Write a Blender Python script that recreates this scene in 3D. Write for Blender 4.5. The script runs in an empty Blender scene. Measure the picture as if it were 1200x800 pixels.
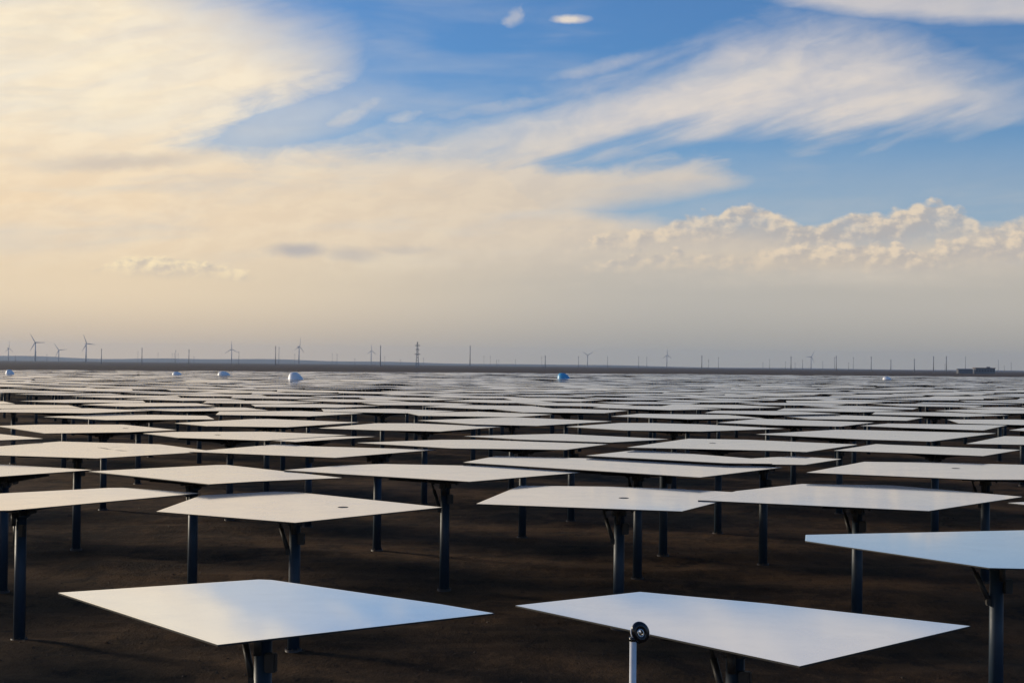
import bpy, bmesh, math, random
from mathutils import Vector, Matrix, noise as mnoise
random.seed(7)
S = bpy.context.scene
C = S.collection
R = math.radians

# ------------------------------------------------------------------ camera
F_PX, IW, IH = 1750.0, 1200.0, 800.0          # focal length in pixels of the 1200 px wide photograph
ROLL, PITCH = 0.0108, math.atan(27.5 / F_PX)
fw = Vector((0, math.cos(PITCH), math.sin(PITCH)))
up0 = Vector((0, -math.sin(PITCH), math.cos(PITCH)))
rt0 = Vector((1, 0, 0))
rt = rt0 * math.cos(ROLL) + up0 * math.sin(ROLL)
up = up0 * math.cos(ROLL) - rt0 * math.sin(ROLL)
cam = bpy.data.cameras.new('camera')
cam.sensor_width = 36.0
cam.lens = 36.0 * F_PX / IW
cam.clip_start, cam.clip_end = 0.1, 60000
co = bpy.data.objects.new('camera', cam); C.objects.link(co)
co.matrix_world = Matrix(((rt.x, up.x, -fw.x, 0), (rt.y, up.y, -fw.y, 0), (rt.z, up.z, -fw.z, 0), (0, 0, 0, 1)))
S.camera = co                                  # the lens is the origin of the scene; the desert lies below it

def ray(px, py):
    return (fw + rt * ((px - IW / 2) / F_PX) - up * ((py - IH / 2) / F_PX)).normalized()
def on_level(px, py, z):
    r = ray(px, py); return r * (z / r.z)
def at_dist(px, py, Y):
    r = ray(px, py); return r * (Y / r.y)
def azel(px, py):
    r = ray(px, py); return math.degrees(math.atan2(r.x, r.y)), math.degrees(math.asin(r.z))

# ------------------------------------------------------------------ light settings
SUN_EL, SUN_AZ = 14.0, -62.0                   # degrees; azimuth measured from +Y towards +X
SUN_STRENGTH = 3.0
SKY_STRENGTH = 0.1
EXPOSURE = 0.0
S.view_settings.view_transform = 'Standard'
S.view_settings.look = 'None'
S.view_settings.exposure = EXPOSURE
S.view_settings.gamma = 1
S.view_settings.use_curve_mapping = False
S.render.engine = 'CYCLES'
S.cycles.max_bounces = 6
S.cycles.volume_bounces = 1

sd = bpy.data.lights.new('sun', 'SUN')
sd.energy, sd.angle, sd.color = SUN_STRENGTH, R(8), (1.0, 0.86, 0.66)
so = bpy.data.objects.new('sun', sd); C.objects.link(so)
sdir = Vector((math.sin(R(SUN_AZ)) * math.cos(R(SUN_EL)), math.cos(R(SUN_AZ)) * math.cos(R(SUN_EL)), math.sin(R(SUN_EL))))
so.rotation_euler = sdir.to_track_quat('Z', 'Y').to_euler()

# ------------------------------------------------------------------ node helper
class G:
    def __init__(s, nt): s.nt = nt
    def node(s, t, **kw):
        n = s.nt.nodes.new(t)
        for k, v in kw.items(): setattr(n, k, v)
        return n
    def put(s, sock, v):
        if isinstance(v, V): s.nt.links.new(v.s, sock)
        elif isinstance(v, bpy.types.NodeSocket): s.nt.links.new(v, sock)
        else: sock.default_value = v
    def m(s, op, *a, clamp=False):
        n = s.node('ShaderNodeMath', operation=op); n.use_clamp = clamp
        for i, v in enumerate(a): s.put(n.inputs[i], v)
        return V(s, n.outputs[0])
    def sm(s, x, a, b):                        # smoothstep from a to b (a may exceed b)
        if a > b: return s.m('SUBTRACT', 1.0, s.sm(x, b, a))
        n = s.node('ShaderNodeMapRange', interpolation_type='SMOOTHSTEP')
        s.put(n.inputs[0], x); n.inputs[1].default_value = a; n.inputs[2].default_value = b
        return V(s, n.outputs[0])
    def mix(s, f, a, b, blend='MIX'):
        n = s.node('ShaderNodeMix', data_type='RGBA', blend_type=blend)
        s.put(n.inputs[0], f)
        for i, v in ((6, a), (7, b)):
            if isinstance(v, tuple): n.inputs[i].default_value = (*v[:3], 1)
            else: s.put(n.inputs[i], v)
        return V(s, n.outputs[2])
    def vec(s, x, y, z=0.0):
        n = s.node('ShaderNodeCombineXYZ')
        for i, v in enumerate((x, y, z)): s.put(n.inputs[i], v)
        return V(s, n.outputs[0])
    def noise(s, v, scale, detail=4, rough=0.5, dist=0.0):
        n = s.node('ShaderNodeTexNoise')
        s.put(n.inputs['Vector'], v); n.inputs['Scale'].default_value = scale
        n.inputs['Detail'].default_value = detail; n.inputs['Roughness'].default_value = rough
        n.inputs['Distortion'].default_value = dist
        return V(s, n.outputs['Fac'])
    def curve(s, x, pts, x0, x1, y0, y1):      # y(x) through pts
        n = s.node('ShaderNodeFloatCurve')
        c = n.mapping.curves[0]
        P = sorted(((p[0] - x0) / (x1 - x0), (p[1] - y0) / (y1 - y0)) for p in pts)
        n.mapping.use_clip = False
        c.points[0].location = P[0]; c.points[1].location = P[-1]
        for p in P[1:-1]: c.points.new(*p)
        n.mapping.update()
        s.put(n.inputs[1], (x - x0) * (1.0 / (x1 - x0)))
        return V(s, n.outputs[0]) * (y1 - y0) + y0
class V:
    def __init__(s, g, sock): s.g, s.s = g, sock
    def __add__(s, o): return s.g.m('ADD', s, o)
    __radd__ = __add__
    def __sub__(s, o): return s.g.m('SUBTRACT', s, o)
    def __rsub__(s, o): return s.g.m('SUBTRACT', o, s)
    def __mul__(s, o): return s.g.m('MULTIPLY', s, o)
    __rmul__ = __mul__
    def max(s, o): return s.g.m('MAXIMUM', s, o)
    def min(s, o): return s.g.m('MINIMUM', s, o)
def lin(r, g, b):
    f = lambda c: (c / 255 / 12.92) if c / 255 <= 0.04045 else ((c / 255 + 0.055) / 1.055) ** 2.4
    return (f(r), f(g), f(b))

# ------------------------------------------------------------------ sky: Nishita air with clouds laid out by azimuth and elevation
def build_world():
    w = bpy.data.worlds.new('World'); S.world = w; w.use_nodes = True
    nt = w.node_tree; nt.nodes.clear(); g = G(nt)
    out = g.node('ShaderNodeOutputWorld'); bg = g.node('ShaderNodeBackground')
    nt.links.new(bg.outputs[0], out.inputs[0])
    sky = g.node('ShaderNodeTexSky', sky_type='NISHITA')
    sky.sun_disc = False; sky.sun_elevation = R(SUN_EL); sky.sun_rotation = R(SUN_AZ)
    sky.air_density, sky.dust_density, sky.ozone_density = 1.0, 0.3, 3.0
    tc = g.node('ShaderNodeTexCoord'); sp = g.node('ShaderNodeSeparateXYZ')
    nt.links.new(tc.outputs['Generated'], sp.inputs[0])
    x, y, z = (V(g, sp.outputs[i]) for i in range(3))
    az = g.m('ARCTAN2', x, y) * 57.29578
    el = g.m('ARCSINE', z) * 57.29578
    PX = 0.0327                                # one photograph pixel in degrees
    # slow warp so that no edge is a clean curve
    base = g.vec(az, el * 2.2, 0.0)
    wob = g.noise(base, 0.16, 5, 0.6) - 0.5
    fine = g.noise(g.vec(az * 0.32 + el * 0.15, el * 2.5 + az * -0.75, 3.0), 0.36, 7, 0.54, 0.25) - 0.5
    streak = g.noise(g.vec(az * 0.38, el * 2.6 + az * -0.10, 9.0), 0.30, 5, 0.52, 0.4) - 0.5
    puff = g.noise(g.vec(az, el * 1.35, 5.0), 1.0, 6, 0.54) - 0.5
    big = g.noise(g.vec(az * 0.8, el * 1.6, 11.0), 0.12, 4, 0.55) - 0.5
    def edge(pts, yo=0):
        q = [azel(*p) for p in pts]
        q = [(a, e) for a, e in q]
        return g.curve(az, q, q[0][0], q[-1][0], -6.0, 26.0)
    feather = g.noise(g.vec(az * 0.75 + el * 0.4, el * 1.7 + az * -0.35, 21.0), 0.7, 8, 0.6, 0.5) - 0.5
    elw = el + wob * 1.1 + streak * 0.7
    def band(top, bot, st, sb, e=None):
        e = e or elw
        d1 = g.sm(edge(top) - e + feather * 0.9, -st, st)
        d0 = g.sm(e - edge(bot), -sb, sb)
        return d1 * d0
    def blob(px, py, wx, wy, rot=0, warp=0.8):
        a0, e0 = azel(px, py); c, s_ = math.cos(R(rot)), math.sin(R(rot))
        dx = az + puff * (warp * 1.2) - a0; dy = el + puff * warp * 0.6 - e0
        u = (dx * c + dy * s_) * (1 / (wx * PX)); v = (dy * c - dx * s_) * (1 / (wy * PX))
        return g.sm(g.m('SQRT', u * u + v * v), 1.25, 0.15)
    left = band([(-200, -200), (0, -160), (120, -75), (230, -15), (320, 30), (400, 62), (440, 74), (470, 60)],
                [(-200, 600), (0, 400), (120, 260), (200, 190), (250, 165), (300, 132), (360, 108), (410, 84), (440, 50), (470, 20)], 2.3, 1.3, elw + fine * 2.6 + feather * 1.8)
    arc = band([(250, 200), (400, 172), (500, 160), (600, 142), (700, 110), (780, 80), (860, 50), (940, 38), (1040, 48), (1120, 72), (1190, 100), (1300, 130)],
               [(250, 230), (400, 210), (600, 205), (660, 186), (720, 176), (800, 160), (900, 156), (1000, 156), (1100, 150), (1200, 140), (1300, 110)], 1.5, 0.85, elw + fine * 2.8)
    low = band([(-300, 150), (0, 130), (150, 150), (230, 170), (400, 172), (560, 178), (620, 215), (680, 236), (740, 250), (820, 262), (900, 268), (1000, 275), (1100, 275), (1200, 268), (1500, 260)],
               [(-300, 700), (300, 700), (900, 700), (1500, 700)], 0.75, 0.3)
    tongue = band([(480, 185), (560, 186), (640, 192), (720, 196), (800, 190), (860, 196), (885, 204), (920, 212)],
                  [(480, 300), (560, 290), (640, 262), (720, 244), (800, 228), (860, 214), (885, 206), (920, 196)], 0.5, 0.6, elw + fine * 0.7)
    wisp = band([(820, -40), (900, -60), (1000, -100), (1250, -160), (1600, -160)],
                [(820, -10), (900, 0), (1000, 12), (1100, 20), (1250, 24), (1600, 40)], 0.5, 0.35)
    bits = blob(668, 23, 26, 6, 0, 0.5).max(blob(602, 20, 20, 12, 20, 1.6) * 0.45).max(blob(700, 80, 75, 13, 12, 1.2) * 0.40)
    bits = bits.max(blob(410, 136, 52, 15, 28, 1.2) * 0.6).max(blob(474, 136, 30, 11, 10, 1.5) * 0.45).max(blob(570, 128, 110, 11, 8, 1.2) * 0.42).max(blob(340, 70, 80, 5, 2, 0.3) * 0.6)
    bits = bits * (0.95 + feather * 1.3)
    veil = g.sm(streak + big, -0.1, 0.55) * 0.4 + 0.05 + g.sm(el, 9.0, 6.5) * g.sm(az, 2.0, 14.0) * 0.16 + blob(320, 150, 170, 45, 20, 1.0) * 0.38
    cir = (left * (0.95 + fine * 0.6)).max(arc * (1.0 - g.sm(az, 11.0, 19.0) * 0.35) * (0.86 + fine * 1.1 + streak * 0.6 + feather * 0.3)).max(low * 0.97).max(tongue * 0.92).max(wisp * 0.75).max(bits).max(veil)
    cir = g.m('MINIMUM', cir.max(0.0), 1.0)
    # above the photograph's top edge: broken cloud over deeper blue
    hi = g.sm(el, 17.0, 30.0)
    over = g.sm(big * 1.6 + fine * 0.7 + streak * 0.5, 0.08, 0.62) * 0.55
    cir = cir * (1.0 - hi) + over * hi
    # ---- colours
    clear = V(g, sky.outputs[0])
    blue = g.mix(1.0, clear, BLUE_TINT, 'MULTIPLY')
    blue = g.mix(g.sm(el, 12.0, 4.0) * 0.55, blue, tuple(c / SKY_STRENGTH for c in lin(150, 180, 205)))
    k = 1.0 / SKY_STRENGTH
    K = lambda r, gg, b: tuple(c * k for c in lin(r, gg, b))
    rightness = g.sm(az, -17.0, 8.0)
    cream = g.mix(rightness, K(255, 238, 208), K(221, 212, 205))
    mid = g.mix(rightness, K(248, 221, 183), K(216, 200, 178))
    haze = g.mix(rightness, K(240, 216, 180), K(191, 184, 172))
    hor = g.mix(rightness, K(212, 189, 160), K(171, 165, 154))
    cc = g.mix(g.sm(el, 9.6, 6.2), cream, mid)
    cc = g.mix(g.sm(el, 5.4, 2.8), cc, haze)
    cc = g.mix(g.sm(el, 2.6, 0.2), cc, hor)
    # soft relief of the sheet
    n3 = g.noise(g.vec((az - 0.5) * 0.75 + (el + 0.35) * 0.4, (el + 0.35) * 1.7 + (az - 0.5) * -0.35, 21.0), 0.7, 8, 0.6, 0.5) - 0.5
    rel = g.sm((feather - n3) * 2.0 + feather * 0.5 + streak * 0.6, -0.42, 0.42)
    cc = g.mix(g.sm(el, 2.5, 5.0) * 0.20, cc, g.mix(rel, g.mix(rightness, K(222, 205, 182), K(196, 194, 198)), g.mix(rightness, K(255, 243, 216), K(232, 221, 208))))
    # blue-grey thinner patches inside the cloud sheet
    patch = g.sm(streak * 0.8 + big * 0.9 + fine * 0.4, -0.03, 0.30) * g.sm(el, 3.0, 5.0)
    cc = g.mix(patch * 0.5, cc, g.mix(rightness, K(196, 196, 196), K(176, 186, 200)))
    warm = g.sm(puff * 0.3 + streak + big * -0.6, 0.0, 0.4) * g.sm(el, 2.0, 4.0)
    cc = g.mix(warm * 0.35, cc, g.mix(rightness, K(255, 240, 205), K(238, 222, 200)))
    col = g.mix(cir, blue, cc)
    # ---- cumulus bank on the right and a small one on the left
    def cumulus(top, floor_y, soft, col, amp):
        t = edge(top) + (puff * amp)
        d = t - el
        # scalloped heads
        vor = g.node('ShaderNodeTexVoronoi', feature='SMOOTH_F1'); g.put(vor.inputs['Vector'], g.vec(az + puff * 0.5, el * 1.3, 2.0))
        vor.inputs['Scale'].default_value = 1.7
        vor.inputs['Smoothness'].default_value = 0.35
        cell = V(g, vor.outputs['Distance'])
        d = d - (cell - 0.35) * (amp * 0.6)
        solid = g.sm(d, -0.06, 0.20) * (1.0 - g.sm(d, 0.6, 1.7) * 0.6) * (0.62 + g.sm(wob + puff * 0.4, -0.22, 0.12) * 0.38)
        fe = azel(900, floor_y)[1]
        solid = solid * g.sm(el + wob * 0.8 + puff * 0.5, fe - soft, fe + soft)
        # sun comes from the left: compare the heads with themselves a little to the left
        n2 = g.noise(g.vec(az - 0.20, el * 1.35 + 0.18, 5.0), 1.0, 6, 0.54) - 0.5
        relief = (puff - n2)
        lit = g.sm(relief * 4.5 + (0.45 - d) * 0.5, -0.45, 0.65) * (1.0 - g.sm(d, 0.35, 1.3) * 0.45)
        shade = g.mix(rightness, K(210, 196, 178), K(184, 178, 174))
        light = g.mix(rightness, K(255, 234, 192), K(232, 213, 187))
        return g.mix(solid * 0.95, col, g.mix(lit, shade, light))
    back_top = [(560, 340), (640, 322), (720, 300), (800, 292), (860, 296), (920, 284), (1000, 282), (1080, 284), (1140, 276), (1200, 272), (1300, 280), (1500, 300)]
    right_top = [(560, 330), (640, 302), (690, 280), (730, 268), (770, 262), (800, 250), (835, 250), (880, 236), (915, 252), (950, 262), (985, 250), (1040, 246), (1085, 236), (1125, 244), (1150, 262), (1180, 258), (1215, 244), (1300, 250), (1500, 300)]
    col = cumulus(right_top, 288, 0.42, col, 0.75)
    left_top = [(-60, 380), (40, 340), (90, 318), (130, 304), (165, 296), (205, 297), (245, 303), (290, 318), (340, 350), (500, 420)]
    col = cumulus(left_top, 328, 0.4, col, 0.6)
    col = cumulus(back_top, 312, 0.4, col, 0.9)
    low2 = blob(940, 306, 200, 14, 0, 1.6) * 0.35
    col = g.mix(low2, col, K(222, 204, 178))
    dark = (blob(350, 293, 40, 10, 0, 0.5) * 0.75).max(blob(412, 298, 34, 11, -5, 0.6) * 0.45).max(blob(470, 293, 50, 6, 0, 0.6) * 0.3).max(blob(150, 190, 130, 12, 6, 1.0) * 0.4)
    col = g.mix(dark, col, K(174, 172, 176))
    # below the horizon the ground hides it
    g.put(bg.inputs[0], col); bg.inputs[1].default_value = SKY_STRENGTH
BLUE_TINT = (0.37, 0.80, 1.22)
build_world()

# ------------------------------------------------------------------ materials
def material(name, colour, rough=0.6, metal=0.0, fn=None, spec=0.5):
    m = bpy.data.materials.new(name); m.use_nodes = True
    b = m.node_tree.nodes['Principled BSDF']
    b.inputs['Base Color'].default_value = (*colour, 1)
    b.inputs['Roughness'].default_value = rough
    b.inputs['Metallic'].default_value = metal
    b.inputs['Specular IOR Level'].default_value = spec
    if fn: fn(G(m.node_tree), b, m)
    return m
def bump(g, b, h, strength, dist):
    n = g.node('ShaderNodeBump'); n.inputs['Strength'].default_value = strength; n.inputs['Distance'].default_value = dist
    g.put(n.inputs['Height'], h); g.nt.links.new(n.outputs[0], b.inputs['Normal'])
def f_mirror(g, b, m):
    geo = g.node('ShaderNodeNewGeometry'); oi = g.node('ShaderNodeObjectInfo')
    pos = geo.outputs['Position']
    rnd = V(g, oi.outputs['Random'])
    dust = g.noise(pos, 0.9, 4, 0.55)
    c = g.mix(g.sm(dust, 0.40, 0.75) * 0.15 + rnd * 0.6, (0.975, 0.975, 0.97), (0.91, 0.915, 0.915))
    g.put(b.inputs['Base Color'], c)
    g.put(b.inputs['Roughness'], 0.05 + rnd * 0.02)
    # thin film of desert dust: a second, much duller reflection
    b2 = g.node('ShaderNodeBsdfPrincipled'); b2.inputs['Metallic'].default_value = 1.0; b2.inputs['Roughness'].default_value = 0.34
    g.put(b2.inputs['Base Color'], c)
    mx = g.node('ShaderNodeMixShader'); g.put(mx.inputs[0], 0.17 + g.sm(dust, 0.35, 0.75) * 0.06 + rnd * 0.05)
    g.nt.links.new(b.outputs[0], mx.inputs[1]); g.nt.links.new(b2.outputs[0], mx.inputs[2])
    g.nt.links.new(mx.outputs[0], m.node_tree.nodes['Material Output'].inputs[0])
def f_ground(g, b, m):
    geo = g.node('ShaderNodeNewGeometry'); sp = g.node('ShaderNodeSeparateXYZ')
    g.nt.links.new(geo.outputs['Position'], sp.inputs[0])
    x, y = V(g, sp.outputs[0]), V(g, sp.outputs[1])
    p = g.vec(x, y * 0.8)
    tracks = g.noise(g.vec(x * 0.12, y * 0.9, 4.0), 0.5, 5, 0.6, 0.4)
    patch = g.noise(p, 0.09, 5, 0.6)
    stone = g.noise(p, 7.0, 5, 0.75)
    clod = g.noise(g.vec(x * 0.7, y * 0.55, 7.0), 1.1, 6, 0.68)
    c = g.mix(g.sm(patch, 0.35, 0.66), (0.040, 0.021, 0.009), (0.090, 0.047, 0.019))
    c = g.mix(g.sm(tracks, 0.45, 0.72) * 0.6, c, (0.16, 0.085, 0.036))
    c = g.mix(g.sm(clod, 0.50, 0.64) * 0.55, c, (0.15, 0.080, 0.034))
    c = g.mix(g.sm(clod, 0.47, 0.36) * 0.7, c, (0.020, 0.012, 0.007))
    c = g.mix(g.sm(stone, 0.55, 0.8) * 0.7, c, (0.11, 0.070, 0.040))
    c = g.mix(g.sm(stone, 0.45, 0.25) * 0.6, c, (0.016, 0.011, 0.007))
    g.put(b.inputs['Base Color'], c)
    bump(g, b, stone * 0.5 + patch + tracks * 0.6 + clod * 1.6, 0.9, 0.15)
def f_paint(g, b, m):
    geo = g.node('ShaderNodeNewGeometry')
    n = g.noise(geo.outputs['Position'], 3.0, 5, 0.65)
    base = tuple(b.inputs['Base Color'].default_value)[:3]
    g.put(b.inputs['Base Color'], g.mix(g.sm(n, 0.4, 0.75) * 0.5, base, tuple(c * 0.6 + 0.012 for c in base)))
    g.put(b.inputs['Roughness'], 0.38 + n * 0.3)
    bump(g, b, n, 0.15, 0.01)
M_MIRROR = material('mirror_glass', (0.86, 0.87, 0.88), 0.04, 1.0, f_mirror)
M_EDGE = material('ground_glass_edge', (0.95, 0.95, 0.94), 0.10, 1.0)
M_BACK = material('panel_back', (0.012, 0.012, 0.012), 0.6, 0.0, f_paint)
M_POST = material('navy_steel_post', (0.015, 0.036, 0.062), 0.45, 0.0, f_paint)
M_DARK = material('dark_galvanised_steel', (0.035, 0.033, 0.032), 0.55, 0.2, f_paint)
M_CONC = material('concrete_footing', (0.075, 0.055, 0.04), 0.9, 0.0, f_paint)
M_GROUND = material('gobi_gravel', (0.05, 0.036, 0.024), 0.95, 0.0, f_ground, 0.15)
M_STONE = material('brown_stone', (0.055, 0.030, 0.014), 0.9, 0.0, f_paint, 0.2)
M_HOLE = material('hub_opening_dark', (0.012, 0.012, 0.012), 0.8)
M_WHITE = material('white_enamel', (0.80, 0.80, 0.79), 0.35, 0.0, f_paint)
M_TANKW = material('white_tank_paint', (0.88, 0.86, 0.82), 0.4)
M_TANKB = material('sky_blue_tank_paint', (0.07, 0.40, 0.66), 0.4)
M_BLACK = material('glossy_black_rubber', (0.012, 0.012, 0.013), 0.22)
M_SILVER = material('polished_steel', (0.6, 0.6, 0.6), 0.25, 1.0)
M_TURB = material('turbine_grey', (0.42, 0.42, 0.43), 0.5)
M_PYLON = material('pylon_steel', (0.24, 0.24, 0.245), 0.6)
M_WALL = material('grey_render_wall', (0.12, 0.12, 0.125), 0.8)
M_ROOF = material('rust_roof', (0.14, 0.06, 0.035), 0.8)
M_HILL = material('far_hill_rock', (0.06, 0.055, 0.05), 0.95)

# ------------------------------------------------------------------ mesh helpers
def link(name, bm, mats, parent=None, smooth=False):
    me = bpy.data.meshes.new(name); bm.to_mesh(me); bm.free()
    for m in (mats if isinstance(mats, (list, tuple)) else [mats]): me.materials.append(m)
    if smooth:
        for p in me.polygons: p.use_smooth = True
    o = bpy.data.objects.new(name, me); C.objects.link(o)
    if parent: o.parent = parent
    return o
def empty(name, loc, label, cat, group=None):
    o = bpy.data.objects.new(name, None); C.objects.link(o); o.location = loc
    o.empty_display_size = 0.5
    return tag(o, label, cat, group)
def tag(o, label, cat, group=None, kind=None):
    if label: o['label'] = label
    if cat: o['category'] = cat
    if group: o['group'] = group
    if kind: o['kind'] = kind
    return o
def tube(bm, a, b, r0, r1=None, n=14, mi=0, caps=True):
    a, b = Vector(a), Vector(b); r1 = r0 if r1 is None else r1
    d = (b - a).normalized(); s = d.orthogonal().normalized(); t = d.cross(s)
    A = [bm.verts.new(a + (s * math.cos(2 * math.pi * i / n) + t * math.sin(2 * math.pi * i / n)) * r0) for i in range(n)]
    B = [bm.verts.new(b + (s * math.cos(2 * math.pi * i / n) + t * math.sin(2 * math.pi * i / n)) * r1) for i in range(n)]
    for i in range(n):
        f = bm.faces.new((A[i], A[(i + 1) % n], B[(i + 1) % n], B[i])); f.smooth = n > 6; f.material_index = mi
    if caps:
        bm.faces.new(A[::-1]).material_index = mi; bm.faces.new(B).material_index = mi
def box(bm, c, sx, sy, sz, rot=0.0, mi=0, bev=0.0):
    r = bmesh.ops.create_cube(bm, size=1.0, matrix=Matrix.Translation(c) @ Matrix.Rotation(rot, 4, 'Z') @ Matrix.Diagonal((sx, sy, sz, 1)))
    fs = {f for v in r['verts'] for f in v.link_faces}
    for f in fs: f.material_index = mi
    if bev:
        es = {e for v in r['verts'] for e in v.link_edges}
        bmesh.ops.bevel(bm, geom=list(es), offset=bev, segments=2, affect='EDGES')

# ------------------------------------------------------------------ ground: rises two metres away from the platform, then level
FAR_Z = -7.4
def ground_z(y):
    P = [(-200, -8.45), (20, -8.43), (26, -8.4), (42, -8.1), (53, -7.8), (65, -7.58), (90, FAR_Z), (1e6, FAR_Z)]
    for (a, za), (b, zb) in zip(P, P[1:]):
        if y <= b: 
            t = max(0, (y - a) / (b - a)); return za + (zb - za) * t
    return FAR_Z
def mirror_z(y): return ground_z(y) + 4.05
bm = bmesh.new()
ys = [-300, -60, 0] + [12 + 0.5 * i for i in range(120)] + [72 + i for i in range(30)] + [104, 110, 140, 190, 260, 400, 700, 1200, 2500, 5000, 9000, 15000]
xs = [-9000, -4000, -1500, -600, -250, -120] + [-90 + 5 * i for i in range(13)] + [-29 + 0.75 * i for i in range(78)] + [30 + 5 * i for i in range(13)] + [120, 250, 600, 1500, 4000, 9000]
def gz(x, y):
    s = sum(ground_z(y + k) for k in (-3, -1.5, 0, 1.5, 3)) / 5
    if y < 110 and abs(x) < 120:
        s += 0.05 * math.sin(x * 0.31 + y * 0.17) + 0.04 * math.sin(x * 0.13 - y * 0.41 + 1) - 0.05
        s += 0.10 * mnoise.fractal(Vector((x * 0.22, y * 0.55, 0)), 0.9, 2.1, 4) * min(1, (110 - y) / 30)
    return s
grid = [[bm.verts.new((x, y, gz(x, y))) for x in xs] for y in ys]
for j in range(len(ys) - 1):
    for i in range(len(xs) - 1):
        bm.faces.new((grid[j][i], grid[j][i + 1], grid[j + 1][i + 1], grid[j + 1][i])).smooth = True
tag(link('ground', bm, M_GROUND), None, None, kind='structure')

# gravel and clods strewn over the near ground
bm = bmesh.new(); rg = random.Random(3)
for k in range(9000):
    y_ = 17 + 60 * rg.random() ** 1.4; x_ = rg.uniform(-0.42, 0.42) * (y_ + 6)
    r_ = rg.choice((0.015, 0.02, 0.03, 0.04)) * rg.uniform(0.7, 1.3)
    z_ = gz(x_, y_); a_ = rg.uniform(0, 6.28); q = []
    for m_ in range(4):
        aa = a_ + m_ * 1.5708 + rg.uniform(-0.4, 0.4); q.append(bm.verts.new((x_ + math.cos(aa) * r_ * 1.4, y_ + math.sin(aa) * r_, z_ - 0.01)))
    tp = bm.verts.new((x_ + rg.uniform(-.4, .4) * r_, y_ + rg.uniform(-.4, .4) * r_, z_ + r_ * rg.uniform(0.4, 0.9)))
    for m_ in range(4): bm.faces.new((q[m_], q[(m_ + 1) % 4], tp))
tag(link('gravel', bm, M_STONE), 'small dark brown stones and clods strewn between the posts', 'gravel', kind='stuff')

# low ridge far off, higher on the left
bm = bmesh.new()
rows = []
for i in range(121):
    x = -8500 + i * 17000 / 120
    t = i / 120
    h = 36 * (1 - max(0, min(1, (t - 0.32) / 0.3))) * (0.8 + 0.2 * math.sin(i * 0.31) + 0.12 * math.sin(i * 0.83 + 2)) + 5 + 2 * math.sin(i * 0.5)
    rows.append([bm.verts.new((x, 12500, -10)), bm.verts.new((x, 13100, FAR_Z + h * 0.8)), bm.verts.new((x, 13500, FAR_Z + h)), bm.verts.new((x, 14600, -10))])
for a, b in zip(rows, rows[1:]):
    for k in range(3): bm.faces.new((a[k], b[k], b[k + 1], a[k + 1])).smooth = True
tag(link('far_hills', bm, M_HILL), None, None, kind='structure')

# ------------------------------------------------------------------ heliostat parts
def panel_bm(poly, th=0.028, rim=0.035, sub=True):
    """poly: list of (x, y, z) anticlockwise; glass on top, bright edge strip round it, dark back."""
    bm = bmesh.new()
    P = [Vector(p) for p in poly]; c = sum(P, Vector()) / len(P)
    n = len(P); ins = []
    for i in range(n):
        a, p, b = P[i - 1], P[i], P[(i + 1) % n]
        e1, e2 = (p - a).normalized(), (b - p).normalized()
        n1, n2 = Vector((-e1.y, e1.x, 0)), Vector((-e2.y, e2.x, 0))
        mdir = (n1 + n2); L = max(mdir.length, 0.3); mdir = mdir / L
        ins.append(p + mdir * (rim / max(0.45, mdir.dot(n1))))
    vo = [bm.verts.new(p) for p in P]; vi = [bm.verts.new(p) for p in ins]; vb = [bm.verts.new(p - Vector((0, 0, th))) for p in P]
    bm.faces.new(vi).material_index = 0
    for i in range(n):
        j = (i + 1) % n
        bm.faces.new((vo[i], vo[j], vi[j], vi[i])).material_index = 1
        bm.faces.new((vb[i], vb[j], vo[j], vo[i])).material_index = 2
    bm.faces.new(vb[::-1]).material_index = 2
    return bm
MATS_PANEL = [M_MIRROR, M_EDGE, M_BACK]
def post_mesh(h=3.55, r=0.165):
    bm = bmesh.new()
    tube(bm, (0, 0, -0.1), (0, 0, h), r * 1.04, r * 0.96, 20)
    tube(bm, (0, 0, h - 0.05), (0, 0, h + 0.02), r * 1.35, r * 1.35, 20)
    return bm
def footing_mesh(r=0.25):
    bm = bmesh.new(); tube(bm, (0, 0, -0.2), (0, 0, 0.05), r, r * 0.95, 18)
    for k in range(8):
        a = k * math.pi / 4; tube(bm, (0.205 * math.cos(a), 0.205 * math.sin(a), 0.05), (0.205 * math.cos(a), 0.205 * math.sin(a), 0.09), 0.02, n=6)
    return bm
def drive_mesh(h=3.55):
    bm = bmesh.new()
    tube(bm, (0, 0, h), (0, 0, h + 0.22), 0.21, 0.19, 16)
    box(bm, (0, 0, h + 0.10), 0.36, 0.50, 0.26, 0, bev=0.03)
    tube(bm, (-0.42, 0, h + 0.20), (0.42, 0, h + 0.20), 0.10, n=12)
    for s in (-1, 1):
        box(bm, (s * 0.40, 0, h + 0.24), 0.08, 0.34, 0.34, 0, bev=0.015)
    tube(bm, (0, -0.30, h - 0.28), (0, -0.30, h + 0.1), 0.07, n=10)
    box(bm, (0.20, -0.16, h - 0.42), 0.20, 0.16, 0.34, 0, bev=0.02)
    return bm
def actuator_mesh(h=3.55, s=1):
    bm = bmesh.new()
    a = Vector((0.2 * s, 0, h - 0.75)); b = Vector((0.75 * s, 0.3, h + 0.33)) if s > 0 else Vector((-0.6, 0.4, h + 0.33))
    m = a.lerp(b, 0.55)
    tube(bm, a, m, 0.065, n=10); tube(bm, m, b, 0.035, n=8)
    box(bm, a - Vector((0, 0, 0.05)), 0.12, 0.12, 0.18, 0, bev=0.02)
    return bm
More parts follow.
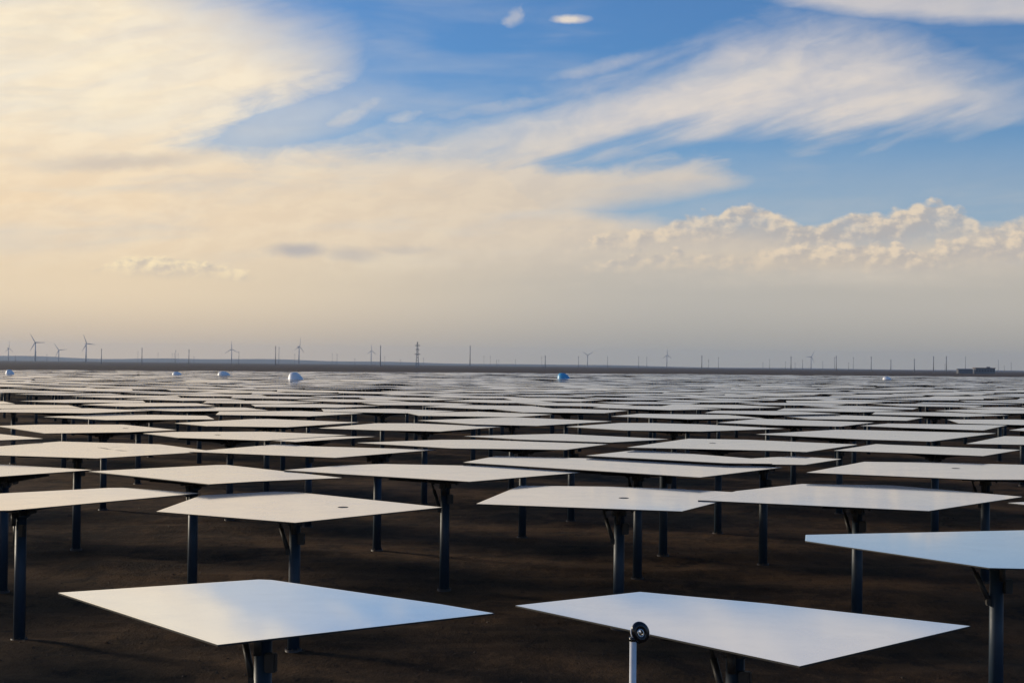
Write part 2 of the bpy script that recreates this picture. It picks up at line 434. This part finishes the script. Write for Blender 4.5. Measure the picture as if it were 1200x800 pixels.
def truss_mesh(h=3.55, rad=3.6, seed=0):
    bm = bmesh.new(); top = h + 0.43
    tube(bm, (0, 0, h + 0.18), (0, 0, top), 0.34, 0.34, 16)
    n = 10
    for k in range(n):
        a = 2 * math.pi * (k + 0.3 + seed) / n; d = Vector((math.cos(a), math.sin(a), 0)); t = Vector((-d.y, d.x, 0))
        p0 = d * 0.3 + Vector((0, 0, top - 0.03)); p1 = d * rad + Vector((0, 0, top - 0.03)); q0 = d * 0.3 + Vector((0, 0, top - 0.30)); q1 = d * rad + Vector((0, 0, top - 0.09))
        w = t * 0.025
        vs = [[bm.verts.new(p + s * w) for p in (p0, p1, q1, q0)] for s in (-1, 1)]
        bm.faces.new(vs[0]); bm.faces.new(vs[1][::-1])
        for i in range(4):
            j = (i + 1) % 4; bm.faces.new((vs[0][i], vs[1][i], vs[1][j], vs[0][j]))
    return bm

SH = {}
def shared(key, bm, mats):
    if key not in SH:
        b = bm(); o = link(key, b, mats); SH[key] = o.data
        bpy.data.objects.remove(o)
    return SH[key]
def part(name, me, parent, rotz=0.0, loc=(0, 0, 0)):
    o = bpy.data.objects.new(name, me); C.objects.link(o); o.parent = parent; o.rotation_euler.z = rotz; o.location = loc
    return o
def under_parts(t, rz, detail=2, rad=3.2):
    part('post', shared('post_mesh', post_mesh, M_POST), t, rz)
    if detail >= 1:
        part('drive_unit', shared('drive_mesh', drive_mesh, M_DARK), t, rz)
        part('support_truss', shared('truss_mesh_%.1f' % rad, lambda: truss_mesh(rad=rad), M_DARK), t, rz)
        part('footing', shared('footing_mesh', footing_mesh, M_CONC), t, rz)
    if detail >= 2:
        part('actuator', shared('act_b', lambda: actuator_mesh(s=-1), M_DARK), t, rz)

HEL = 'flat pentagonal heliostats standing in rows'
# outline of each nearer mirror (photograph pixels), post column, label, hub opening
NEAR = [
 ([(68,694),(303,678.5),(318,679),(517,707.5),(578.5,718),(255,755)], 309, 28.5, 'nearest mirror at bottom left, cream at its left tip and blue-grey towards the right', None, 2),
 ([(604,709),(750,693),(900,706.8),(1137,733),(937,780)], 862, 28.0, 'nearest mirror at bottom right, directly behind the white pole with black ring', None, 2),
 ([(944,626.3),(943.5,633.3),(1159.5,665),(1230,666.5),(1395,650),(1300,624),(1235,620.2)], 1168, 33, 'bluish mirror cut by the right edge of the photo, its blunt left tip in view', None, 2),
 ([(235,577.5),(145,571.2),(128,571.3),(-110,583.5),(-150,589),(-70,598.5),(12,597.7)], 25, 40, 'cream mirror cut by the left edge, its tip touching the five-cornered mirror', None, 2),
 ([(183,599),(236,580),(320,575.5),(345,576),(518,594),(346,612)], 346, 41, 'cream five-cornered mirror with a small hub opening, behind the nearest left one', (402,594), 2),
 ([(558,590),(609,568.7),(712,569.8),(792,572.5),(882,577.6),(799,598.7)], 726, 41.5, 'pale mirror in the middle with a small dark hub opening and blunt left end', (731,583.2), 2),
 ([(818,585.7),(863,575),(940,566.7),(1046.7,568.3),(1198,581.7),(1088,598.3)], 1005, 39.5, 'wide blue-grey mirror right of the middle, overlapping its left neighbour', None, 2),
 ([(1181,588.8),(1300,583),(1430,580),(1500,592),(1380,602),(1240,595)], 1330, 38, 'mirror of which only a thin sliver of left tip shows at the right edge', None, 1),
 ([(104,552),(253,544.5),(266,544.5),(300,548.2),(401,559.5),(300,563.7),(245,567)], 227, 48, 'cream mirror behind the five-cornered one, its left tip touching another mirror', None, 2),
 ([(333,550.5),(400,545),(447,543.3),(587,546),(680,553.3),(550,564),(400,555)], 522, 47, 'long cream mirror behind a tall dark post left of the middle', None, 2),
 ([(543,541.5),(581,534),(680,536.5),(800,540),(917,547.3),(820,559)], 748, 48.5, 'wide grey mirror just behind the mirror with the dark hub opening in the middle', None, 2),
 ([(945,553.3),(1013,540.7),(1100,541.8),(1200,544.3),(1290,549),(1320,554),(1260,562),(1143,561.5)], 1155, 45, 'pale blue mirror at right with a small dark hub opening, cut by the edge', (1120,548.5), 2),
 ([(-190,552),(-110,544),(0,543.7),(108,550.3),(0,558),(-60,560.5)], 5, 48, 'cream mirror at the left edge whose right tip meets the mirror behind the five-cornered one', None, 1),
 ([(-120,529.5),(0,522.6),(70,517),(187,520.3),(250,528.5),(113,536.7)], 91, 54, 'cream mirror at left with dark scratch marks on its glass', None, 1),
 ([(222,529),(320,520.7),(338,520.7),(366.7,522.7),(511,526.6),(393,536)], 443, 54, 'cream mirror joined tip to tip with the scratched mirror on its left', None, 1),
 ([(418,518.5),(516.7,515),(560,515),(713,520),(662.7,526.7),(530,525)], 613, 56, 'slim cream-grey mirror standing behind the wide grey mirror left tip', None, 1),
 ([(544,510.7),(645,508.2),(660,508.2),(783,514.3),(714.7,518.2),(610,514.7)], 670, 60, 'thin grey mirror just above the middle, behind the slim cream-grey one', None, 1),
 ([(734.7,524),(760,520.3),(807,513.7),(876.7,515),(1005,520.6),(945,529.3),(910,527.9)], 842, 55, 'grey mirror right of the middle with a faint dark smear near its centre', (835,519), 1),
 ([(687,533.5),(741.7,527.5),(765,528),(895,538),(905,543),(850,542.3)], 778, 50, 'narrow grey mirror squeezed between the smeared mirror and the wide grey one', None, 1),
 ([(838,540),(883,536.7),(928,534.2),(986,537.6),(943,544.2),(905,543.8)], 895, 50, 'short grey mirror with notched right tip, overlapping the narrow mirror beside it', None, 1),
 ([(976.7,527.7),(1026.7,520),(1040,520.7),(1196,526.8),(1152,534),(1060,530.5)], 1096, 54, 'grey mirror behind the pale blue one at right, pointed at both ends', None, 1),
 ([(886,508.5),(980,503.2),(1000,503.4),(1167,507.4),(1090.7,517),(1013,514.6)], 984, 62, 'long light grey mirror in the right mid-field, beside the wide dark gap', None, 1),
 ([(1132,519.7),(1177,510.7),(1250,512),(1340,516),(1290,524),(1200,520.8)], 1235, 58, 'grey mirror at the right edge beyond the wide dark diagonal gap', None, 1),
 ([(-150,511),(-80,506.5),(0,508.3),(50.7,513.7),(-40,517)], -50, 62, 'cream mirror at far left showing only its pointed right end', None, 1),
 ([(-5,498.8),(46.7,497.2),(144,497.2),(207,503.5),(150,506.2),(53,507.5)], 122, 66, 'cream mirror at left with a tiny hub mark near its right end', (147,501.6), 1),
 ([(168,507.4),(203,505.8),(310,505.5),(406.7,509.4),(310,516),(210,512.7)], 270, 64, 'cream mirror with tiny hub mark, right of the left-hand cream mirrors', (255,509.2), 1),
 ([(285,514),(360,511),(440,511.3),(347,517.5)], 362, 61, 'thin cream mirror peeping out below the one with a tiny hub mark', None, 1),
 ([(373,501.5),(440,495.7),(483,495.7),(588.7,499.7),(515,505.3),(440,503.8)], 498, 67, 'cream mirror left of middle, two rows behind the slim cream-grey one', None, 1),
 ([(204.7,495.4),(296.7,490.7),(317,490.7),(421,494.7),(336,500.3),(243,499)], 313, 71, 'cream mirror pointed at both ends with its left tip above the dark gap', None, 1),
 ([(490,492.3),(590,489),(610,489),(717,493.4),(629,498.7),(556.7,497)], 600, 74, 'light mirror pointed at both ends, right behind the left-of-middle cream one', None, 1),
 ([(664,499.7),(726.7,495.3),(763,495.4),(823,497),(918.7,502),(820.7,505.3),(733,504)], 790, 66, 'broad beige-grey mirror behind the one with the faint dark smear', None, 1),
 ([(840.7,495),(890,490.3),(940,492),(1024,494.7),(985,499.4),(910,498)], 930, 72, 'grey mirror behind the long light grey one, left of the diagonal gap', None, 1),
 ([(1008,498.6),(1041,496),(1180,498),(1152,504),(1060,501)], 1095, 69, 'thin grey mirror just behind the long light grey mirror at right', None, 1),
 ([(1182.7,503.7),(1205,500.5),(1300,500),(1330,506),(1260,508)], 1260, 64, 'grey mirror tip at the right edge behind the thin grey ones', None, 1),
]
placed = []
for outline, post_px, Yc, label, hole, det in NEAR:
    us = [p[0] for p in outline]; vs = [p[1] for p in outline]
    cu, cv = (min(us) + max(us)) / 2, (min(vs) + max(vs)) / 2
    for _ in range(12):                            # distance at which the line of sight meets the level of the mirrors
        Yc = on_level(cu, cv, mirror_z(Yc)).y * 0.5 + Yc * 0.5
    z = at_dist(cu, cv, Yc).z
    pts = [on_level(u, v, z) for u, v in outline]
    area = sum(a.x * b.y - b.x * a.y for a, b in zip(pts, pts[1:] + pts[:1]))
    if area < 0: pts.reverse()
    yp = (min(p.y for p in pts) + max(p.y for p in pts)) / 2
    # the post stands under the plate at its own column of the photograph
    d = at_dist(post_px, cv, yp)
    gz0 = gz(d.x, d.y) ; h = z - gz0
    t = empty('heliostat', (d.x, d.y, z - 4.05), label, 'heliostat', HEL)
    placed.append((d.x, d.y))
    rel = [(p.x - d.x, p.y - d.y, 4.05) for p in pts]
    pn = link('mirror_panel', panel_bm(rel), MATS_PANEL, t)
    rz = random.uniform(-0.5, 0.5)
    xs_ = [math.hypot(p[0], p[1]) for p in rel]
    # inradius of the plate about the post keeps the truss under the glass
    inr = 9
    for a, b in zip(rel, rel[1:] + rel[:1]):
        ax, ay, bx, by = a[0], a[1], b[0], b[1]
        inr = min(inr, (ax * by - bx * ay) / max(1e-6, math.hypot(bx - ax, by - ay)))
    rad = max(0.6, min(3.4, math.floor((inr - 0.15) * 2) / 2))
    under_parts(t, rz, det, rad)
    # stretch the post to reach the ground where the ground is lower or higher than the standard 4.05 m
    extra = (z - 4.05) - gz0
    for ch in t.children:
        if ch.name.startswith('post'):
            ch.location.z = -extra; ch.scale.z = (3.57 + extra) / 3.57
        if ch.name.startswith('footing'): ch.location.z = -extra
    if hole:
        hp = on_level(hole[0], hole[1], z)
        bmh = bmesh.new(); tube(bmh, (0, 0, 0.001), (0, 0, 0.006), 0.15, n=20)
        o = link('hub_opening', bmh, M_HOLE, t); o.location = (hp.x - d.x, hp.y - d.y, 4.05)

# dark scratch marks on the left-hand cream mirror are bird marks lying on its glass: a part of that mirror
sc = [o for o in C.objects if o.get('label', '').startswith('cream mirror at left with dark scratch')][0]
bms = bmesh.new()
for (x0, y0, x1, y1, w) in ((113,524,128,525.3,.06),(120,525.6,133,526.4,.05),(134,527.2,150,528.2,.08),(126,523.3,146,523.4,.03)):
    zz = sc.location.z + 4.05
    a, b = on_level(x0, y0, zz), on_level(x1, y1, zz)
    a, b = a - sc.location, b - sc.location
    dd = (b - a); nn = Vector((-dd.y, dd.x, 0)).normalized() * w
    k = [a, a.lerp(b, .4) + nn, b, a.lerp(b, .6) - nn]
    bms.faces.new([bms.verts.new((p.x, p.y, 4.053)) for p in k])
link('scratch_mark', bms, M_HOLE, sc)

# ------------------------------------------------------------------ the rows behind: pentagons on a staggered grid
def penta(seed):
    rnd = random.Random(seed); a0 = rnd.uniform(0, 1.2566); Rr = 5.35
    ang = [a0 + k * 1.2566 + rnd.uniform(-0.13, 0.13) for k in range(5)]
    return [(Rr * rnd.uniform(0.93, 1.05) * math.cos(a), Rr * rnd.uniform(0.93, 1.05) * math.sin(a), 4.05) for a in ang]
def far_single(seed):
    bm = panel_bm(penta(seed), 0.03, 0.05)
    tube(bm, (0, 0, -0.1), (0, 0, 3.6), 0.165, n=8, mi=3)
    tube(bm, (0, 0, 3.6), (0, 0, 3.98), 0.34, n=8, mi=4)
    return bm
def panel_tilt(rnd, y):
    k = 0.002 if y < 120 else 0.0035
    return rnd.gauss(0.002, k), rnd.gauss(0, k)
def far_limit(u): return 480 + 290 * max(0, min(1, u / 1200))   # the field reaches farther on the right
cand = []
rnd = random.Random(11)
y = 89.0; row = 0
while y < 800:
    ry = 8.7 + 1.5 * min(1, max(0, (y - 300) / 400)); sx = 13.6 - 0.8 * min(1, max(0, (y - 140) / 100))
    half = y * 0.36 + 12
    n = int(half / sx) + 1
    for i in range(-n, n + 1):
        x = (i + (0.5 if row % 2 else 0)) * sx + 5 * math.sin(y * 0.013) + rnd.uniform(-1.3, 1.3)
        yy = y + 0.06 * x + 5.0 * math.sin(x * 0.018 + 1.0) + rnd.uniform(-1.3, 1.3)
        u = 600 + F_PX * x / yy
        if yy < 87 or u < -90 or u > 1290: continue
        if yy > far_limit(u) + rnd.uniform(-8, 8): continue
        if any((x - a) ** 2 + (yy - b) ** 2 < 100 for a, b in placed): continue
        if rnd.random() < 0.06: continue
        cand.append((yy, x, u))
    y += ry; row += 1
# unseen heliostats added left of the frame to shade the ground in view
shade_caster_spots = [(-25.5, 44.5), (-37, 47), (-31, 56), (-43, 60), (-33.5, 68), (-38, 80), (-30, 34), (-20.5, 32), (-41, 37)]
for x, yy in shade_caster_spots: cand.append((yy, x, 600 + F_PX * x / yy))
cand.sort()
LAND = [(200, 'under the left wind turbines'), (430, 'near the largest white dome'), (600, 'below the lattice pylon'), (860, 'around the blue dome'), (1060, 'left of the rightmost white dome'), (2000, 'below the long low building')]
def zone(u, y):
    w = [s for lim, s in LAND if u < lim][0]
    if y < 82: return 'unseen flat mirror added for its shade beyond the left edge of the picture', 'added shading rows beyond the left edge'
    if y < 150: return 'flat mirror in nearer back rows ' + w, 'nearer back rows ' + w
    return 'mirror sliver in the farthest rows ' + w, 'farthest rows ' + w
NV = 8
indiv = cand[:300 - len(placed)]; rest = cand[300 - len(placed):]
def panel_far(v): return shared('far_panel_%d' % v, lambda: panel_bm(penta(v), 0.03, 0.045), MATS_PANEL)
for yy, x, u in indiv:
    v = rnd.randrange(NV); lab, grp = zone(u, yy)
    z0 = gz(x, yy); tx, ty = panel_tilt(rnd, yy)
    if yy < 170:
        t = empty('heliostat', (x, yy, z0), lab, 'heliostat', 'heliostats in the ' + grp)
        p = part('mirror_panel', panel_far(v), t, 0); p.rotation_euler = (tx, ty, 0)
        under_parts(t, rnd.uniform(-1, 1), 1 if yy < 125 else 0, 2.5)
    else:
        me = shared('far_heliostat_%d' % v, lambda: far_single(v), MATS_PANEL + [M_POST, M_DARK])
        o = bpy.data.objects.new('heliostat', me); C.objects.link(o); o.location = (x, yy, z0); o.rotation_euler = (tx, ty, 0)
        tag(o, lab, 'heliostat', 'heliostats in the ' + grp)
# the remainder, too many to count, as one object
bm = bmesh.new()
for yy, x, u in rest:
    tmp = far_single(rnd.randrange(NV)); tx, ty = panel_tilt(rnd, yy)
    tmp.transform(Matrix.Translation((x, yy, FAR_Z)) @ Matrix.Rotation(tx, 4, 'X') @ Matrix.Rotation(ty, 4, 'Y'))
    me = bpy.data.meshes.new('tmp'); tmp.to_mesh(me); tmp.free(); bm.from_mesh(me); bpy.data.meshes.remove(me)
tag(link('distant_heliostats', bm, MATS_PANEL + [M_POST, M_DARK]), 'farthest mass of flat mirrors merging into a pale band below the horizon', 'heliostats', kind='stuff')
print('HELIOSTATS individual', len(placed) + len(indiv), 'rest', len(rest), 'last indiv y', indiv[-1][0])

# ------------------------------------------------------------------ domed tanks standing among the mirrors
def tank(px, top_y, base_y, wpx, Y, mat, label):
    Y = F_PX * (-(FAR_Z + 4.05)) / (base_y - (421 + ROLL * px) - 0.8)
    top = at_dist(px, top_y, Y); r = 0.9 * wpx * Y / F_PX / 2; bz = at_dist(px, base_y, Y).z
    zg = gz(top.x, Y)
    t = empty('domed_tank', (top.x, Y, zg), label, 'tank', 'domed tanks among the mirrors')
    b = bmesh.new(); tube(b, (0, 0, 0), (0, 0, bz - zg), r * 0.78, n=28)
    link('tank_body', b, M_DARK, t)
    d = bmesh.new(); hh = (top.z - bz) * 0.88; K = 9; N = 28
    rings = []
    for k in range(K):
        a = k / K * math.pi / 2
        rr = r * (1 - k / K) ** 0.62
        rings.append([d.verts.new((rr * math.cos(2 * math.pi * i / N) - 0.28 * r * math.sin(a), rr * math.sin(2 * math.pi * i / N), bz - zg + 0.004 + hh * math.sin(a))) for i in range(N)])
    for A, B in zip(rings, rings[1:]):
        for i in range(N): d.faces.new((A[i], A[(i + 1) % N], B[(i + 1) % N], B[i])).smooth = True
    tp = d.verts.new((-0.28 * r, 0, bz - zg + 0.004 + hh))
    for i in range(N): d.faces.new((rings[-1][i], rings[-1][(i + 1) % N], tp)).smooth = True
    link('dome', d, mat, t)
tank(347, 434.8, 444.8, 21, 235, M_TANKW, 'largest white domed tank, left of the lattice pylon')
tank(661, 436, 443.8, 18, 262, M_TANKB, 'bright blue domed tank standing among the far mirrors')
tank(12, 432.2, 438.5, 12, 300, M_TANKW, 'small white domed tank at the far left edge')
tank(208, 434.8, 439.5, 14, 330, M_TANKW, 'low pale white domed tank, left one of a pair')
tank(263, 434.2, 440, 18, 310, M_TANKW, 'white domed tank, right one of the pair, pointed top')
tank(1040, 440.5, 445.3, 13, 330, M_TANKW, 'tiny white domed tank among the mirrors at right')

# ------------------------------------------------------------------ slim white pole with a black ring, in front
base = at_dist(742, 742, 20.0)
gzp = gz(base.x, 20.0)
pole_top = at_dist(743.5, 748, 20.0).z - gzp
t = empty('ring_topped_pole', (base.x, 20.0, gzp), 'slim white pole topped with a glossy black ring, standing before the nearest right mirror', 'pole')
pm = bmesh.new(); tube(pm, (0, 0, -0.05), (0, 0, pole_top), 0.046, n=20); tube(pm, (0, 0, 0), (0, 0, 0.04), 0.13, n=20)
link('shaft', pm, M_WHITE, t)
rc = at_dist(750, 740.5, 20.0)
def ring(bmx, centre, Ra, Rb, rr, ax_t, n=36, m=14, sweep=1.0, start=0.0, taper=0.0):
    ex, ez = Vector((math.cos(ax_t), 0.5 * math.sin(0.6), 0)).normalized(), Vector((0, 0, 1))
    tw = Matrix.Rotation(R(-24), 3, 'Y')
    nor = ex.cross(ez)
    prev = None; full = sweep >= 0.999
    cnt = n if full else n + 1
    L = []
    for i in range(cnt):
        a = start + sweep * 2 * math.pi * i / n
        dirv = tw @ (ex * math.cos(a) * Ra + ez * math.sin(a) * Rb)
        c = centre + dirv; rad = dirv.normalized()
        k = rr * (1 - taper * (0.5 + 0.5 * math.cos(a - 0.6)))
        L.append([bmx.verts.new(c + (rad * math.cos(2 * math.pi * j / m) + (tw @ nor) * math.sin(2 * math.pi * j / m)) * k) for j in range(m)])
    for i in range(cnt if full else cnt - 1):
        A, B = L[i], L[(i + 1) % cnt]
        for j in range(m): bmx.faces.new((A[j], A[(j + 1) % m], B[(j + 1) % m], B[j])).smooth = True
    if not full: bmx.faces.new(L[0][::-1]); bmx.faces.new(L[-1])
cen = Vector((rc.x - base.x, 0, rc.z - gzp))
rb = bmesh.new(); ring(rb, cen, 0.074, 0.092, 0.05, 0.2, taper=-0.15); link('black_ring', rb, M_BLACK, t)
ri = bmesh.new(); ring(ri, cen + Vector((0.004, -0.05, 0)), 0.038, 0.05, 0.010, 0.2); link('inner_steel_ring', ri, M_SILVER, t)
cb = bmesh.new(); tube(cb, (-0.035, 0, pole_top + 0.01), (0.10, 0, pole_top - 0.03), 0.04, n=14); tube(cb, (0, 0, pole_top - 0.03), (0, 0, pole_top + 0.02), 0.055, n=18)
link('clamp', cb, M_BLACK, t)
hb = bmesh.new(); ring(hb, cen + Vector((-0.012, 0.0, 0.004)), 0.105, 0.122, 0.016, 0.2, sweep=0.26, start=R(105)); link('bent_tube_end', hb, M_WHITE, t)

# ------------------------------------------------------------------ horizon: wind turbines, pylon, line poles, building
def turbine(px, hub_y, Y, blen, ang, yaw, label):
    g0 = at_dist(px, hub_y, Y); zg = FAR_Z; H = g0.z - zg
    t = empty('wind_turbine', (g0.x, Y, zg), label, 'wind turbine', 'wind turbines on the horizon')
    b = bmesh.new(); tube(b, (0, 0, 0), (0, 0, H - 1.5), 3.0, 2.0, 12); link('tower', b, M_TURB, t)
    rotm = Matrix.Rotation(R(yaw), 4, 'Z')
    b = bmesh.new(); box(b, (0, 2.5, 0), 4.2, 11, 4.2, 0, bev=0.6); b.transform(Matrix.Translation((0, 0, H)) @ rotm); link('nacelle', b, M_TURB, t)
    hub = bmesh.new(); tube(hub, (0, -5.5, 0), (0, -3, 0), 0.6, 2.0, 10); hub.transform(Matrix.Translation((0, 0, H)) @ rotm); link('hub', hub, M_TURB, t)
    for k in range(3):
        a = R(ang + 120 * k)
        b = bmesh.new(); d = Vector((math.cos(a), 0, math.sin(a))); s = Vector((-d.z, 0, d.x))
        prof = [(0, 1.0), (0.12, 1.9), (0.35, 1.5), (0.7, 1.0), (1, 0.45)]
        f = []
        for (q, w) in prof:
            c = Vector((0, -4.3, 0)) + d * (blen * q + 1)
            f.append([b.verts.new(c + s * w), b.verts.new(c + Vector((0, 0.5 * w, 0))), b.verts.new(c - s * w), b.verts.new(c - Vector((0, 0.5 * w, 0)))])
        for A, B in zip(f, f[1:]):
            for j in range(4): b.faces.new((A[j], A[(j + 1) % 4], B[(j + 1) % 4], B[j]))
        b.faces.new(f[0]); b.faces.new(f[-1][::-1])
        b.transform(Matrix.Translation((0, 0, H)) @ rotm); link('blade', b, M_TURB, t)
TB = [
 (41.5, 401.2, 6200, 41, 0, 0, 'clearest wind turbine, second from the left edge of the horizon, blades spread wide'),
 (101, 402.5, 6200, 40, 115, 50, 'wind turbine seen half from the side, right of the clearest one'),
 (69, 410, 8200, 46, 5, 10, 'small faint wind turbine between the two large left ones'),
 (10, 408, 8600, 44, 90, 70, 'faint wind turbine at the extreme left of the horizon'),
 (271.5, 409, 8000, 42, 92, 15, 'faint wind turbine between left turbines and white dome, one blade straight up'),
 (350.5, 406, 7000, 44, -38, 62, 'wind turbine standing above the largest white dome, seen nearly edge on'),
 (435, 411, 9000, 40, 90, 40, 'very faint wind turbine left of the lattice pylon'),
 (688.5, 416, 9000, 40, 30, 20, 'faint wind turbine just right of the blue dome'),
 (781.5, 416, 8800, 40, 90, 30, 'faint wind turbine right of the middle of the horizon'),
 (950.5, 418, 9000, 42, 60, 25, 'faint wind turbine near the cluster of line poles at right'),
]
for a in TB: turbine(*a)

def lattice(bm, h, w0, w1, levels, th):
    c = []
    for k in range(levels + 1):
        f = k / levels; w = w0 + (w1 - w0) * f ** 0.7
        c.append([Vector((sx * w / 2, sy * w / 2, h * f)) for sx, sy in ((-1, -1), (1, -1), (1, 1), (-1, 1))])
    for A, B in zip(c, c[1:]):
        for j in range(4):
            tube(bm, A[j], B[j], th, n=4); tube(bm, A[j], B[(j + 1) % 4], th * 0.7, n=4); tube(bm, A[(j + 1) % 4], B[j], th * 0.7, n=4)
def pylon(px, top_y, Y, label):
    p = at_dist(px, top_y, Y); zg = FAR_Z; H = p.z - zg
    t = empty('lattice_pylon', (p.x, Y, zg), label, 'pylon')
    b = bmesh.new(); lattice(b, H, 6.5, 1.6, 9, 0.42); link('lattice_mast', b, M_PYLON, t)
    for zf, w in ((0.86, 11), (0.70, 8), (0.52, 12)):
        b = bmesh.new()
        for s in (-1, 1):
            tube(b, (0, 0, H * zf + 1.2), (s * w / 2, 0, H * zf), 0.4, n=5); tube(b, (0, 0, H * zf - 0.8), (s * w / 2, 0, H * zf), 0.4, n=5)
        link('cross_arm', b, M_PYLON, t)
pylon(489.3, 400.5, 3000, 'tall dark lattice pylon, the darkest upright on the horizon')
POLES = [(119,408,.8),(166.5,407,.9),(206,409.5,.6),(221.5,409,.8),(280,411,.6),(323,405,.8),(327,406,.7),(395,414,.5),(446,404,1.1),(551,404.5,1.1),(582,421,.5),
 (639,416,.9),(678,417,.7),(712,417,.6),(748.5,417,.7),(758,417.5,.5),(822.5,416,.9),(842,418,.5),(927,417,.9),(940.5,421,.6),(978,418,.6),(980,416.5,.8),(1000,418,.5),(1021,417,.8),(1044,421,.8),(1071.5,420,1.0),(1094,417,1.1),(1109,417,1.1),(1131.5,417,.7),(1170,421,.5),(1185,424,.5)]
rp = random.Random(21)
for k in range(30):
    q = rp.uniform(15, 1190); POLES.append((round(q, 1), round(421 + ROLL * q - rp.uniform(5, 12), 1), rp.choice((0.2, 0.25, 0.35))))
def horizon_name(i, px):
    side = 'left of the lattice pylon' if px < 489 else ('between the lattice pylon and the blue dome' if px < 655 else ('right of the blue dome' if px < 900 else ('left of the long low building' if px < 1141 else 'beside the long low building')))
    return 'thin dark line pole on the horizon, ' + side, 'line poles on the horizon ' + side
for i, (px, ty, wgt) in enumerate(POLES):
    Y = 3600 if wgt >= 0.8 else 5200
    p = at_dist(px, ty, Y); H = p.z + 6.85
    lab, grp = horizon_name(i, px)
    t = empty('line_pole', (p.x, Y, FAR_Z), lab, 'pole', grp)
    b = bmesh.new(); tube(b, (0, 0, 0), (0, 0, H), 0.85 * wgt + 0.35, 0.5 * wgt + 0.2, 8); link('mast', b, M_PYLON, t)
    b = bmesh.new(); w = 4.0
    box(b, (0, 0, H * 0.93), w, 0.5, 0.5); box(b, (0, 0, H * 0.86), w * 0.8, 0.5, 0.5)
    link('cross_arm', b, M_PYLON, t)

# long low building
Yb = 3000
a = at_dist(1141.5, 431, Yb); bb = at_dist(1165, 431, Yb); wd = bb.x - a.x
t = empty('flat_roofed_building', ((a.x + bb.x) / 2, Yb, FAR_Z), 'long low building with flat brown roof on the right horizon', 'building')
H = a.z + 6.85
b = bmesh.new(); box(b, (0, 0, H / 2), wd * 0.97, 16, H); link('wall', b, M_WALL, t)
b = bmesh.new(); box(b, (0, 0, H + 0.6), wd * 1.02, 18, 1.2); link('roof', b, M_ROOF, t)
for k in range(7):
    b = bmesh.new(); box(b, (-wd * 0.42 + k * wd * 0.14, -8.05, H * 0.55), 3.2, 0.12, 3.0); link('window', b, M_HOLE, t)
b = bmesh.new(); box(b, (wd * 0.2, 0, H + 2.2), 6, 6, 2.0); link('roof_hut', b, M_WALL, t)
a = at_dist(1122, 432.6, Yb); bb = at_dist(1139, 432.6, Yb)
t = empty('low_shed', ((a.x + bb.x) / 2, Yb, FAR_Z), 'low grey shed just left of the long flat roofed building', 'shed')
hs = a.z + 6.85
b = bmesh.new(); box(b, (0, 0, hs / 2), (bb.x - a.x), 12, hs); link('wall', b, M_WALL, t)
b = bmesh.new()
w2 = (bb.x - a.x) / 2 + 0.8
v = [b.verts.new(p) for p in ((-w2, -6.8, hs), (w2, -6.8, hs), (w2, 0, hs + 2), (-w2, 0, hs + 2), (-w2, 6.8, hs), (w2, 6.8, hs))]
b.faces.new((v[0], v[1], v[2], v[3])); b.faces.new((v[3], v[2], v[5], v[4])); b.faces.new((v[0], v[3], v[4])); b.faces.new((v[1], v[5], v[2]))
link('roof', b, M_WALL, t)

# ------------------------------------------------------------------ desert air
HAZE_DENSITY = 0.00004
hm = bpy.data.materials.new('desert_air'); hm.use_nodes = True; nt = hm.node_tree; nt.nodes.clear()
o_ = nt.nodes.new('ShaderNodeOutputMaterial'); pv = nt.nodes.new('ShaderNodeVolumePrincipled')
pv.inputs['Density'].default_value = HAZE_DENSITY; pv.inputs['Color'].default_value = (0.58, 0.74, 0.96, 1); pv.inputs['Anisotropy'].default_value = 0.3
nt.links.new(pv.outputs[0], o_.inputs['Volume'])
b = bmesh.new(); bmesh.ops.create_cube(b, size=1.0, matrix=Matrix.Translation((0, 7350, 74)) @ Matrix.Diagonal((18400, 15500, 176, 1)))
tag(link('haze', b, hm), None, None, kind='stuff')
